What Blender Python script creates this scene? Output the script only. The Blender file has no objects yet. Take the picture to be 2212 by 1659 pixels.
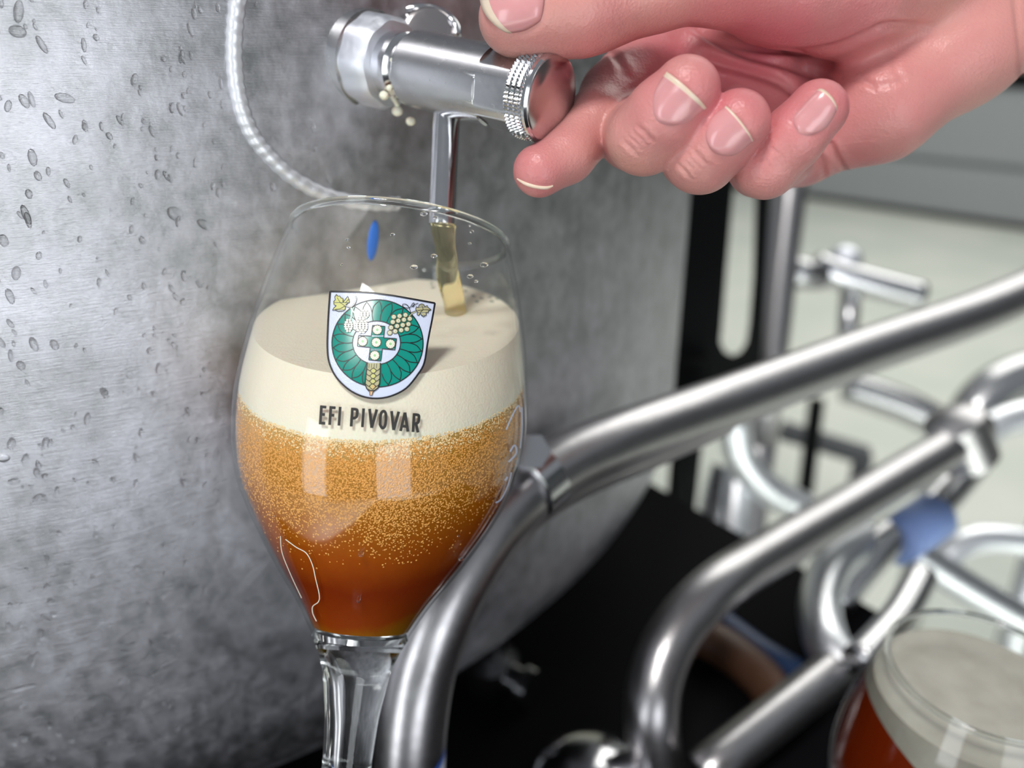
import bpy, bmesh, math, random
import numpy as np
from mathutils import Vector, Matrix
from mathutils.bvhtree import BVHTree

SC = bpy.context.scene
COL = SC.collection
random.seed(7)
RNG = np.random.default_rng(7)

# ------------------------------------------------------------------ camera, world, lights, exposure
FPX = 1800.0                       # focal length in pixels of the 2212 x 1659 frame
PITCH = math.radians(23.3)
CAM = Vector((0, 0, .95))
FW = Vector((0, math.cos(PITCH), -math.sin(PITCH)))
UP = Vector((0, math.sin(PITCH), math.cos(PITCH)))
RT = Vector((1, 0, 0))

def ray(px, py):
    return FW + RT * ((px - 1106) / FPX) + UP * ((829.5 - py) / FPX)
def P(px, py, d):                  # point of the world seen at a pixel, at depth d
    return CAM + ray(px, py) * d
def on_plane(px, py, z):
    r = ray(px, py)
    return CAM + r * ((z - CAM.z) / r.z)
def project(p):
    v = p - CAM; d = v.dot(FW)
    return 1106 + FPX * v.dot(RT) / d, 829.5 - FPX * v.dot(UP) / d, d

cd = bpy.data.cameras.new('camera'); cam = bpy.data.objects.new('camera', cd); COL.objects.link(cam)
cam.location = CAM; cam.rotation_euler = (math.pi / 2 - PITCH, 0, 0)
cd.sensor_width = 36; cd.lens = 36 * FPX / 2212; cd.clip_start = .01; cd.clip_end = 60
cd.dof.use_dof = True; cd.dof.focus_distance = .197; cd.dof.aperture_fstop = 7.0
SC.camera = cam

w = bpy.data.worlds.new('room_light'); SC.world = w; w.use_nodes = True
w.node_tree.nodes['Background'].inputs[0].default_value = (.86, .93, 1, 1)
w.node_tree.nodes['Background'].inputs[1].default_value = .22

def area(name, loc, target, sx, sy, power, color=(1, 1, 1), shape='RECTANGLE'):
    l = bpy.data.lights.new(name, 'AREA'); l.shape = shape; l.size = sx; l.size_y = sy
    l.energy = power; l.color = color
    o = bpy.data.objects.new(name, l); COL.objects.link(o); o.location = loc
    o.rotation_euler = (Vector(target) - Vector(loc)).to_track_quat('-Z', 'Y').to_euler()
    return o
area('window_light', (.72, -2.2, .75), (-.1, .3, .75), 1.1, 1.45, 15, (.93, .96, 1))
area('window_light_left', (-1.7, -1.7, .9), (-.1, .3, .75), .8, 1.7, 15, (.93, .96, 1))
area('ceiling_lamp', (-.40, -.66, 2.45), (0, .3, .8), .34, .34, 21, (1, .98, .95))
area('floor_fill_back', (.3, -1.1, 2.3), (.3, -1.1, 0), 1.3, 1.3, 150, (.96, .98, 1)).data.spread = math.radians(50)   # added fill, unseen: narrow beam brightens the floor that the tank mirrors
area('ceiling_lamp_far', (1.4, 2.6, 2.55), (1.2, 2.6, 0), 2.8, 2.4, 50, (1, .99, .93))

SC.view_settings.view_transform = 'Standard'; SC.view_settings.look = 'None'
SC.view_settings.gamma = 1; SC.view_settings.use_curve_mapping = False
SC.view_settings.exposure = .28
SC.cycles.use_denoising = True
SC.cycles.max_bounces = 14; SC.cycles.transparent_max_bounces = 24
SC.cycles.transmission_bounces = 10; SC.cycles.glossy_bounces = 6; SC.cycles.diffuse_bounces = 4
SC.cycles.caustics_reflective = False; SC.cycles.sample_clamp_indirect = 6

# ------------------------------------------------------------------ materials
def S(c):
    c = [x / 255 for x in c]
    return tuple((x / 12.92 if x <= .04045 else ((x + .055) / 1.055) ** 2.4) for x in c) + (1,)

def mat(name, color=(128, 128, 128), rough=.5, metal=0, **kw):
    m = bpy.data.materials.new(name); m.use_nodes = True
    b = m.node_tree.nodes['Principled BSDF']
    b.inputs['Base Color'].default_value = S(color)
    b.inputs['Roughness'].default_value = rough; b.inputs['Metallic'].default_value = metal
    for k, v in kw.items():
        b.inputs[k.replace('_', ' ')].default_value = v
    return m
def nn(m, t, **kw):
    n = m.node_tree.nodes.new(t)
    for k, v in kw.items(): setattr(n, k, v)
    return n
def lk(m, a, b): m.node_tree.links.new(a, b)
def bsdf(m): return m.node_tree.nodes['Principled BSDF']
def coords(m, scale=(1, 1, 1)):
    tc = nn(m, 'ShaderNodeTexCoord'); mp = nn(m, 'ShaderNodeMapping'); mp.inputs['Scale'].default_value = scale
    lk(m, tc.outputs['Object'], mp.inputs[0]); return mp.outputs[0]
def noise(m, vec, scale, detail=3, rough=.5):
    n = nn(m, 'ShaderNodeTexNoise'); n.inputs['Scale'].default_value = scale
    n.inputs['Detail'].default_value = detail; n.inputs['Roughness'].default_value = rough
    lk(m, vec, n.inputs['Vector']); return n.outputs['Fac']
def ramp(m, fac, stops):
    r = nn(m, 'ShaderNodeValToRGB'); e = r.color_ramp.elements
    while len(e) < len(stops): e.new(.5)
    for i, (p, c) in enumerate(stops): e[i].position = p; e[i].color = S(c) if max(c) > 1 else (*c, 1)
    lk(m, fac, r.inputs[0]); return r.outputs[0]
def bump(m, fac, strength, dist, prev=None):
    b = nn(m, 'ShaderNodeBump'); b.inputs['Strength'].default_value = strength; b.inputs['Distance'].default_value = dist
    lk(m, fac, b.inputs['Height'])
    if prev: lk(m, prev, b.inputs['Normal'])
    return b.outputs[0]

def steel(name, color=(200, 200, 202), rough=.25, bs=.15, scale=900, stretch=(1, 1, 1)):
    m = mat(name, color, rough, 1)
    v = coords(m, stretch)
    f = noise(m, v, scale, 2)
    r = nn(m, 'ShaderNodeMapRange'); r.inputs[3].default_value = rough * .8; r.inputs[4].default_value = rough * 1.3
    lk(m, f, r.inputs[0]); lk(m, r.outputs[0], bsdf(m).inputs['Roughness'])
    lk(m, bump(m, f, bs, .0002), bsdf(m).inputs['Normal'])
    return m

M_steel = steel('brushed_steel', rough=.24, bs=.06, stretch=(1, 1, 1), scale=500)
M_pipe = steel('satin_pipe_steel', (182, 180, 182), .3, .2, 300)
M_chrome = steel('polished_steel', (215, 215, 218), .12, .05, 400)
M_knob = steel('polished_knob_steel', (205, 196, 196), .2, .1, 300)
M_dull = steel('dull_cast_steel', (226, 228, 236), .45, .3, 500)

def tank_material():
    m = mat('mottled_tank_steel', (175, 175, 178), .35, 1)
    big = noise(m, coords(m), 40, 4, .55)
    mot = noise(m, coords(m, (1, 1, .8)), 190, 4, .55)
    brush = noise(m, coords(m, (1, 1, 14)), 130, 4, .65)
    fine = noise(m, coords(m, (1, 1, 9)), 700, 3, .6)
    mix = nn(m, 'ShaderNodeMath', operation='ADD'); lk(m, mot, mix.inputs[0]); lk(m, big, mix.inputs[1])
    sc = nn(m, 'ShaderNodeMath', operation='MULTIPLY'); sc.inputs[1].default_value = .5; lk(m, mix.outputs[0], sc.inputs[0])
    lk(m, ramp(m, sc.outputs[0], [(.34, (156, 158, 160)), (.5, (188, 188, 193)), (.66, (212, 212, 219))]), bsdf(m).inputs['Base Color'])
    r = nn(m, 'ShaderNodeMapRange'); r.inputs[1].default_value = .3; r.inputs[2].default_value = .7
    r.inputs[3].default_value = .34; r.inputs[4].default_value = .46
    lk(m, mot, r.inputs[0]); lk(m, r.outputs[0], bsdf(m).inputs['Roughness'])
    n1 = bump(m, brush, .22, .0005); n2 = bump(m, mot, .16, .0010, n1); n3 = bump(m, fine, .2, .0003, n2)
    lk(m, n3, bsdf(m).inputs['Normal'])
    return m
M_tank = tank_material()

def thin_glass(name, tint=(1, 1, 1), ior=1.5, boost=1.0):
    m = bpy.data.materials.new(name); m.use_nodes = True; nt = m.node_tree; nt.nodes.clear()
    out = nn(m, 'ShaderNodeOutputMaterial'); mx = nn(m, 'ShaderNodeMixShader')
    tr = nn(m, 'ShaderNodeBsdfTransparent'); gl = nn(m, 'ShaderNodeBsdfGlossy'); fr = nn(m, 'ShaderNodeLayerWeight')
    tr.inputs[0].default_value = (*tint, 1); gl.inputs['Roughness'].default_value = .03; fr.inputs[0].default_value = .5
    pw = nn(m, 'ShaderNodeMath', operation='POWER'); pw.inputs[1].default_value = 5; lk(m, fr.outputs['Facing'], pw.inputs[0])
    mu = nn(m, 'ShaderNodeMath', operation='MULTIPLY_ADD'); mu.inputs[1].default_value = .7; mu.inputs[2].default_value = .028; mu.use_clamp = True
    lk(m, pw.outputs[0], mu.inputs[0]); lk(m, mu.outputs[0], mx.inputs[0])
    lk(m, tr.outputs[0], mx.inputs[1]); lk(m, gl.outputs[0], mx.inputs[2]); lk(m, mx.outputs[0], out.inputs[0])
    return m
def solid_glass(name, color=(1, 1, 1), ior=1.5, rough=0):
    m = bpy.data.materials.new(name); m.use_nodes = True; nt = m.node_tree; nt.nodes.clear()
    out = nn(m, 'ShaderNodeOutputMaterial'); g = nn(m, 'ShaderNodeBsdfGlass')
    g.inputs['Color'].default_value = (*color, 1); g.inputs['IOR'].default_value = ior; g.inputs['Roughness'].default_value = rough
    lk(m, g.outputs[0], out.inputs[0]); return m
M_bowl = thin_glass('clear_bowl_glass', (.985, .99, .985))
M_glass = solid_glass('clear_stem_glass', (.98, .99, .985), 1.48)
M_water = solid_glass('water', (1, 1, 1), 1.33)
M_stream = solid_glass('pale_beer', (1, .95, .76), 1.12, .06)

# ------------------------------------------------------------------ object helpers
def finish(name, me, m, parent=None, smooth=True):
    if not isinstance(m, (list, tuple)): m = [m]
    for x in m: me.materials.append(x)
    if smooth: me.polygons.foreach_set('use_smooth', [True] * len(me.polygons))
    me.update()
    o = bpy.data.objects.new(name, me); COL.objects.link(o)
    if parent: o.parent = parent; o.matrix_parent_inverse = Matrix.Translation(-parent.location) if not parent.rotation_euler.x else parent.matrix_world.inverted()
    return o
def from_bm(name, bm, m, parent=None, smooth=True):
    bmesh.ops.recalc_face_normals(bm, faces=bm.faces)
    me = bpy.data.meshes.new(name); bm.to_mesh(me); bm.free(); return finish(name, me, m, parent, smooth)
def tag(o, label, cat, group=None, kind=None):
    if label: o['label'] = label
    if cat: o['category'] = cat
    if group: o['group'] = group
    if kind: o['kind'] = kind
    return o
def thing(name, label, cat, loc, group=None):
    o = bpy.data.objects.new(name, None); COL.objects.link(o); o.location = loc; o.empty_display_size = .02
    return tag(o, label, cat, group)
def struct(o): o['kind'] = 'structure'; return o

def basis(axis):
    a = Vector(axis).normalized()
    x = a.cross(Vector((0, 0, 1)))
    if x.length < .05: x = a.cross(Vector((0, 1, 0)))
    x.normalize(); return a, x, a.cross(x)
def catmull(pts, n):
    pts = [np.array(p, float) for p in pts]; out = []
    for i in range(len(pts) - 1):
        p0 = pts[max(i - 1, 0)]; p1 = pts[i]; p2 = pts[i + 1]; p3 = pts[min(i + 2, len(pts) - 1)]
        for k in range(n):
            t = k / n
            out.append(.5 * ((2 * p1) + (-p0 + p2) * t + (2 * p0 - 5 * p1 + 4 * p2 - p3) * t * t + (-p0 + 3 * p1 - 3 * p2 + p3) * t ** 3))
    out.append(pts[-1]); return out
def lathe_bm(origin, axis, prof, seg=64, bm=None, mi=0, cap=True, rfun=None):
    """prof = [(t, r), ...] along the axis; r = 0 closes to a pole"""
    bm = bm or bmesh.new(); a, x, y = basis(axis); origin = Vector(origin); rings = []
    for t, r in prof:
        c = origin + a * t
        if r <= 1e-7: rings.append([bm.verts.new(c)])
        else:
            ring = []
            for k in range(seg):
                th = 2 * math.pi * k / seg; rr = rfun(t, r, k, th) if rfun else r
                ring.append(bm.verts.new(c + x * (math.cos(th) * rr) + y * (math.sin(th) * rr)))
            rings.append(ring)
    for A, B in zip(rings, rings[1:]):
        for k in range(seg):
            k2 = (k + 1) % seg
            if len(A) == 1 and len(B) == 1: continue
            if len(A) == 1: f = bm.faces.new((A[0], B[k], B[k2]))
            elif len(B) == 1: f = bm.faces.new((A[k], B[0], A[k2]))
            else: f = bm.faces.new((A[k], B[k], B[k2], A[k2]))
            f.material_index = mi
    if cap:
        for R in (rings[0], rings[-1]):
            if len(R) > 1: bm.faces.new(R).material_index = mi
    return bm
def lathe(name, origin, axis, prof, m, parent=None, seg=64, **kw):
    o = from_bm(name, lathe_bm(origin, axis, prof, seg, **kw), m, parent)
    sharp(o); return o
def sharp(o, ang=35):
    me = o.data; bm = bmesh.new(); bm.from_mesh(me)
    for e in bm.edges:
        if len(e.link_faces) == 2 and e.calc_face_angle(0) > math.radians(ang): e.smooth = False
    bm.to_mesh(me); bm.free()
def tube_bm(pts, rad, seg=20, bm=None, n=8, smooth=True, cap=True, rf=None):
    bm = bm or bmesh.new()
    P_ = catmull(pts, n) if smooth else [np.array(p, float) for p in pts]
    rads = catmull([[r] for r in rad], n) if isinstance(rad, (list, tuple)) else [[rad]] * len(P_)
    if isinstance(rad, (list, tuple)) and not smooth: rads = [[r] for r in rad]
    N = len(P_); prev = None; rings = []
    for i, p in enumerate(P_):
        t = Vector(P_[min(i + 1, N - 1)] - P_[max(i - 1, 0)]).normalized()
        if prev is None: _, x, _ = basis(t)
        else: x = (prev - t * prev.dot(t)).normalized()
        prev = x; y = t.cross(x); r = rads[i][0]
        rings.append([bm.verts.new(Vector(p) + (x * math.cos(2 * math.pi * k / seg) + y * math.sin(2 * math.pi * k / seg)) * (r * (rf(i, k) if rf else 1))) for k in range(seg)])
    for A, B in zip(rings, rings[1:]):
        for k in range(seg): bm.faces.new((A[k], A[(k + 1) % seg], B[(k + 1) % seg], B[k]))
    if cap: bm.faces.new(rings[0]); bm.faces.new(rings[-1])
    return bm
def tube(name, pts, rad, m, parent=None, **kw): return from_bm(name, tube_bm(pts, rad, **kw), m, parent)
def px_tube(name, pts, rad, m, parent=None, **kw):
    return tube(name, [tuple(P(*p)) for p in pts], rad, m, parent, **kw)
def box(name, lo, hi, m, parent=None, bev=.002, rotz=0, pivot=None):
    bm = bmesh.new(); bmesh.ops.create_cube(bm, size=1)
    lo, hi = Vector(lo), Vector(hi)
    for v in bm.verts: v.co = Vector([(lo[i] + hi[i]) / 2 + v.co[i] * (hi[i] - lo[i]) for i in range(3)])
    if bev: bmesh.ops.bevel(bm, geom=bm.edges[:], offset=bev, segments=2, affect='EDGES')
    if rotz: bmesh.ops.rotate(bm, cent=pivot, matrix=Matrix.Rotation(rotz, 3, 'Z'), verts=bm.verts)
    return from_bm(name, bm, m, parent, smooth=False)
def sphere_bm(c, s, bm, sub=2, rot=None):
    r = bmesh.ops.create_icosphere(bm, subdivisions=sub, radius=1)
    for v in r['verts']:
        q = Vector((v.co.x * s[0], v.co.y * s[1], v.co.z * s[2]))
        if rot: q = rot @ q
        v.co = q + Vector(c)

# ------------------------------------------------------------------ the room
M_floor = mat('pale_floor', (226, 230, 220), .35)
lk(M_floor, ramp(M_floor, noise(M_floor, coords(M_floor), 3, 4), [(.3, (214, 220, 210)), (.7, (232, 234, 224))]), bsdf(M_floor).inputs['Base Color'])
M_wall = mat('cream_wall', (222, 220, 200), .8)
M_darkwall = mat('dark_grey_wall', (84, 86, 88), .7)
M_grey = mat('grey_enamel', (150, 153, 155), .45)
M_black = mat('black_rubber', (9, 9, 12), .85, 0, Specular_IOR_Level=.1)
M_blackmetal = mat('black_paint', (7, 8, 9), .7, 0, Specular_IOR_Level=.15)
M_cream = mat('cream_paint', (214, 214, 190), .5)

bm = bmesh.new(); bmesh.ops.create_grid(bm, x_segments=2, y_segments=2, size=1)
for v in bm.verts: v.co = Vector((v.co.x * 4, 2.2 + v.co.y * 4.7, 0))
struct(from_bm('floor', bm, M_floor, smooth=False))
struct(box('wall_back', (-4, 6.9, 0), (4, 7.0, 2.8), M_wall, bev=0))
struct(box('wall_right', (4, -2.4, 0), (4.1, 7.0, 2.8), M_darkwall, bev=0))

# grey cabinets far behind
CE = Vector((.703, -.711, 0)); CN = Vector((.711, .703, 0)); C0 = Vector((1.72, 4.98, 0)) - CE * .9
def cab_box(name, u0, u1, v0, v1, z0, z1, m, parent, bev):
    bm = bmesh.new(); bmesh.ops.create_cube(bm, size=1)
    for v in bm.verts:
        q = C0 + CE * ((u0 + u1) / 2 + v.co.x * (u1 - u0)) + CN * ((v0 + v1) / 2 + v.co.y * (v1 - v0)); v.co = Vector((q.x, q.y, (z0 + z1) / 2 + v.co.z * (z1 - z0)))
    if bev: bmesh.ops.bevel(bm, geom=bm.edges[:], offset=bev, segments=2, affect='EDGES')
    return from_bm(name, bm, m, parent, smooth=False)
for i in range(1):
    u = 0
    t = thing('storage_cabinet', 'long grey enamel cabinet far behind the fingers and the wrist', 'cabinet', C0)
    cab_box('body', u, u + 2.4, .03, .6, .03, .68, M_grey, t, .01)
    cab_box('upper_door', u + .01, u + 2.39, 0, .03, .31, .67, M_grey, t, .006)
    cab_box('lower_door', u + .01, u + 2.39, 0, .03, .04, .285, M_grey, t, .006)
    cab_box('plinth', u + .03, u + 2.37, .05, .58, 0, .03, M_black, t, 0)
    cab_box('worktop', u - .01, u + 2.41, -.02, .6, .68, .72, M_black, t, 0)

# ------------------------------------------------------------------ the steel tank
phi = math.radians(-27); RD = math.sin(math.radians(39)); TD = .625; TR = RD * TD
TC = Vector((math.sin(phi) * TD, math.cos(phi) * TD, 0))
def tank_hit(px, py):
    r = ray(px, py); ox, oy = -TC.x, -TC.y
    a = r.x ** 2 + r.y ** 2; b = 2 * (r.x * ox + r.y * oy); c = ox * ox + oy * oy - TR * TR
    s = (-b - math.sqrt(max(b * b - 4 * a * c, 0))) / (2 * a)
    p = CAM + r * s; n = Vector((p.x - TC.x, p.y - TC.y, 0)).normalized()
    return p, n
ZB = .712
prof = [(1.75 - 0, TR * .2), (1.73, TR * .8), (1.68, TR)]
prof += [(z, TR) for z in np.linspace(1.6, ZB + .02, 30)]
for k in range(1, 9):
    a = math.radians(10.5 * k); prof.append((ZB + .02 - .06 * math.sin(a), TR - .06 * (1 - math.cos(a))))
prof += [(ZB - .045, TR - .10), (ZB - .06, TR * .45), (ZB - .07, .03)]
tank = thing('steel_tank', 'large mottled stainless steel tank wet with condensation drops, behind the glass', 'tank', (TC.x, TC.y, 0))
lathe('shell', (TC.x, TC.y, 0), (0, 0, 1), prof, M_tank, tank, seg=256)
for k in range(3):
    a = math.radians(95 + 75 * k)
    q = TC + Vector((math.cos(a), math.sin(a), 0)) * (TR * .8)
    tube('leg', [(q.x, q.y, .72), (q.x, q.y, 0)], .02, M_pipe, tank, smooth=False)
# weld bead around the tap plate
ring = [(545, -95), (520, -30), (508, 50), (506, 130), (516, 210), (540, 280), (580, 335), (640, 388), (715, 424), (800, 440), (860, 440)]
path = catmull(ring, 14)
pts = [tank_hit(*p)[0] for p in path]
rr = lambda i, k: 1 + .07 * math.sin(i * 1.3 + k * .6)
M_weld = mat('bright_weld', (226, 228, 234), .42, .55)
o = from_bm('weld_bead', tube_bm([tuple(p) for p in pts], .0021, 10, smooth=False, rf=rr), M_weld, tank)
o['label'] = 'bright rippled weld bead'
# condensation drops: nobody could count them
bm = bmesh.new()
for i in range(430):
    px = RNG.uniform(-150, 520) if i % 6 else RNG.uniform(300, 1150); py = RNG.uniform(-80, 1700)
    if px > 480 and py > 420: continue
    p, n = tank_hit(px, py)
    if p.z < ZB + .02: continue
    s = RNG.uniform(.0003, .0009) * (1.3 if px < 120 else 1)
    t = n.cross(Vector((0, 0, 1)))
    rot = Matrix((t, Vector((0, 0, 1)), n)).transposed() @ Matrix.Rotation(RNG.uniform(-.5, .5), 3, 'Z')
    sphere_bm(p, (s * RNG.uniform(.7, 1), s * RNG.uniform(1, 2.2), s * .55), bm, 2, rot)
for px, py, a, b, an in [(40, 25, 10, 24, .3), (38, 68, 17, 13, .2), (68, 215, 6, 17, -.1), (140, 212, 20, 10, .3), (290, 172, 7, 14, .4), (378, 462, 18, 14, .8),
                         (440, 485, 16, 9, .7), (8, 520, 9, 14, 0), (35, 590, 9, 16, .3), (90, 1372, 8, 16, 0), (50, 1485, 26, 8, 0), (86, 1080, 14, 16, .4), (30, 1040, 12, 8, 0), (8, 990, 12, 9, 0)]:
    p, n = tank_hit(px, py); t = n.cross(Vector((0, 0, 1))); k = (p - CAM).dot(FW) / FPX
    rot = Matrix((t, Vector((0, 0, 1)), n)).transposed() @ Matrix.Rotation(an, 3, 'Z')
    sphere_bm(p, (a * k, b * k, 4.5 * k), bm, 3, rot)
o = from_bm('condensation_drops', bm, M_water, tank); o['kind'] = 'stuff'

# blue reflection in the glass, put in as a coloured oval on the tank
M_blue = mat('blue_reflection_tint', (62, 130, 235), .35)
p, n = tank_hit(806, 520); t = n.cross(Vector((0, 0, 1)))
bm = bmesh.new(); k = (p - CAM).dot(FW) / FPX
sphere_bm(p, (13 * k, 44 * k, 3 * k), bm, 3, Matrix((t, Vector((0, 0, 1)), n)).transposed() @ Matrix.Rotation(.2, 3, 'Z'))
tag(from_bm('blue_reflection', bm, M_blue), 'slim blue oval marker put as a shape on the tank, seen through the glass', 'reflection')

# ------------------------------------------------------------------ black bench under the tank
ZT = .597
e0 = on_plane(1400, 1040, ZT); e1 = on_plane(2212, 1500, ZT)
ed = (e1 - e0).normalized(); en = Vector((-ed.y, ed.x, 0))
if en.y > 0: en = -en
def bq(u, v): return e0 + ed * u + en * v
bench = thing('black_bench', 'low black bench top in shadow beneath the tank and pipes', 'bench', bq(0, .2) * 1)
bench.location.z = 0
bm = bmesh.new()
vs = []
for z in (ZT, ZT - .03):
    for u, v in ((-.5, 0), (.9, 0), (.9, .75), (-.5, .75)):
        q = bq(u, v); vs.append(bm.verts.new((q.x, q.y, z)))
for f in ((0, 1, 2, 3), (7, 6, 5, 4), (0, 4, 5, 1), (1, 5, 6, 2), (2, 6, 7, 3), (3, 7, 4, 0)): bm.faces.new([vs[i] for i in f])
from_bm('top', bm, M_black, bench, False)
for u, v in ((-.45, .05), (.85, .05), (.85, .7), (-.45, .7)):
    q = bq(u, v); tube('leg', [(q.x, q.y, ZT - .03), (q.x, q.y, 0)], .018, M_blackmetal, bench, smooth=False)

# ------------------------------------------------------------------ pipes in front of and beside the tank
mp = thing('steel_pipe', 'thick satin steel pipe rising from behind the glass to the upper right', 'pipe', P(885, 1659, .29))
px_tube('tube', [(2600, 430, .60), (2212, 632, .48), (1850, 765, .42), (1560, 872, .375), (1330, 955, .335), (1190, 1020, .315), (1085, 1110, .30), (1005, 1220, .292), (945, 1340, .288), (905, 1470, .288), (885, 1640, .290), (880, 1900, .300)], .0122, M_pipe, mp, seg=32, n=10)
mp['category'] = 'pipe'
# lengthwise twin rib below the pipe
px_tube('lower_tube', [(1560, 905, .385), (1400, 975, .36), (1260, 1030, .335), (1150, 1095, .318), (1060, 1190, .305), (985, 1310, .298)], .008, M_pipe, mp, seg=24)
lathe('collar', P(1150, 1035, .308), Vector(P(1190, 1020, .315)) - Vector(P(1085, 1110, .30)), [(-.006, .0124), (-.005, .0142), (.005, .0142), (.006, .0124)], M_chrome, mp, seg=40)
p0 = P(1150, 975, .296)
lathe('clamp_bolt', p0, (P(1150, 975, .27) - p0), [(0, .004), (.006, .004), (.006, .0065), (.010, .0065), (.010, 0)], M_chrome, mp, seg=6)
# blue and white sticker low on the pipe
M_label = mat('white_paper_label', (215, 222, 240), .5)
M_lblue = mat('blue_print', (60, 100, 190), .5)
bm = bmesh.new(); ax = (P(880, 1900, .3) - P(885, 1640, .29)).normalized()
_, bx_, by_ = basis(ax)
c0 = P(884, 1660, .2903)
toc = (CAM - c0); toc -= ax * toc.dot(ax); toc.normalize(); sd = ax.cross(toc)
for (r, t0, t1, a0, a1, mi) in ((.01232, -.002, .03, .0, 1.5, 1), (.0124, .0008, .03, .12, 1.5, 0)):
    rows = []
    for t in np.linspace(t0, t1, 5):
        rows.append([])
        for a in np.linspace(a0, a1, 14):
            tt = t - (a - .1) * .006 if t == t0 or t < .004 else t
            rows[-1].append(bm.verts.new(c0 + ax * tt + toc * (math.cos(a) * r) - sd * (math.sin(a) * r)))
    for A, B in zip(rows, rows[1:]):
        for k in range(13): bm.faces.new((A[k], A[k + 1], B[k + 1], B[k])).material_index = mi
o = from_bm('paper_label', bm, [M_label, M_lblue], mp); o['label'] = 'white label with a blue border'

p2 = thing('bent_pipe', 'steel pipe bending down onto the black bench below the centre', 'pipe', on_plane(1430, 1690, ZT))
px_tube('tube', [(2110, 925, .62), (2055, 962, .585), (1850, 1085, .53), (1680, 1185, .48), (1560, 1262, .445), (1475, 1345, .43), (1425, 1440, .42), (1408, 1550, .415), (1425, 1700, .425)], .0135, M_pipe, p2, seg=32, n=10)
lathe('knuckle', P(2075, 945, .59), P(2100, 1000, .6) - P(2070, 930, .59), [(-.02, .012), (-.016, .02), (.02, .02), (.026, .012)], M_pipe, p2, seg=32)
px_tube('brace', [(2100, 1000, .64), (2010, 1100, .60), (1900, 1180, .56), (1800, 1300, .55)], .013, M_steel, p2, seg=24)
# blue tape on the brace
tp = px_tube('tape_band', [(2020, 1115, .588), (1930, 1172, .565)], .0165, mat('pale_blue_tape', (150, 178, 240), .5), p2, seg=24, smooth=False)
tp['label'] = 'pale blue tape'

p3 = thing('lower_pipe', 'dull steel pipe slanting up across the bench left of the second glass', 'pipe', P(1530, 1660, .47))
px_tube('tube', [(1525, 1672, .407), (1560, 1640, .41), (1680, 1545, .43), (1800, 1450, .455)], .0115, M_pipe, p3, seg=24)

# tubular trolley frames behind, standing on the floor
def frame(name, label, pts, r, m=M_chrome, leg=None, cat='frame', group=None):
    t = thing(name, label, cat, P(*pts[0]), group)
    px_tube('tube', pts, r, m, t, seg=24, n=8)
    if leg is not None:
        q = P(*leg); t2 = tube('leg', [tuple(q), (q.x, q.y, 0)], r * .9, m, t, smooth=False)
    return t
M_whitetube = steel('bright_satin_tube', (244, 246, 250), .34, .05, 300)
frame('elbow_pipe', 'gleaming white-lit elbow pipe curving round above the second glass', [(1835, 1455, .455), (1785, 1385, .47), (1772, 1295, .50), (1805, 1215, .53), (1880, 1165, .57)], .0125, M_whitetube, cat='pipe')
frame('curved_handle', 'curved pale tube hooking down beneath the thick pipe', [(1585, 905, .84), (1600, 985, .85), (1650, 1050, .86), (1720, 1090, .87), (1790, 1125, .88)], .0165, M_whitetube, leg=(1600, 985, .86), cat='handle')
frame('hoop_tube', 'white hoop tube at the right edge above the knuckle', [(2090, 1010, .8), (2105, 960, .8), (2150, 920, .8), (2230, 895, .8), (2320, 900, .8)], .015, M_whitetube, leg=(2330, 905, .8), cat='tube')
frame('wheel_rim', 'broad grey arc at the right edge beyond the white hoop', [(2085, 935, .95), (2110, 880, .95), (2160, 835, .95), (2240, 805, .95), (2360, 800, .95)], .026, M_steel, leg=(2370, 800, .95), cat='tube')
frame('low_hoop_tube', 'short white arc tube right of the blue tape', [(2035, 1215, .7), (2075, 1180, .7), (2130, 1165, .7), (2230, 1175, .7), (2300, 1210, .7)], .0125, M_whitetube, cat='tube')
frame('slanted_tube', 'straight white tube slanting down behind the second glass', [(1965, 1190, .62), (2090, 1270, .63), (2230, 1350, .64), (2330, 1405, .65)], .0125, M_whitetube, cat='tube')
frame('link_tube', 'dull tube between the elbow pipe and the second glass', [(1855, 1430, .44), (1940, 1335, .47), (1990, 1245, .50)], .0095, M_steel, cat='tube')
frame('strap_bar', 'flat bar with a bright end sloping under the thick pipe', [(1830, 835, 1.2), (1960, 880, 1.2), (2060, 935, 1.2)], .024, M_steel, leg=(2050, 930, 1.21), cat='bar')
frame('thin_rod', 'thin dark rod standing on the pale floor between the pipes', [(1765, 860, 1.5), (1752, 960, 1.5), (1740, 1060, 1.5)], .014, M_blackmetal, leg=(1742, 1050, 1.5), cat='rod')
frame('cross_bar', 'short dark bar on the pale floor beside the thin rod', [(1690, 930, 1.6), (1790, 960, 1.6), (1870, 985, 1.6)], .02, mat('grey_rubber', (90, 92, 96), .6), leg=(1865, 983, 1.6), cat='bar')
frame('round_post', 'rounded grey post standing beside the dark bench', [(1572, 1010, .9), (1555, 1070, .9), (1540, 1135, .9)], .018, M_steel, leg=(1541, 1130, .9), cat='post')

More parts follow.
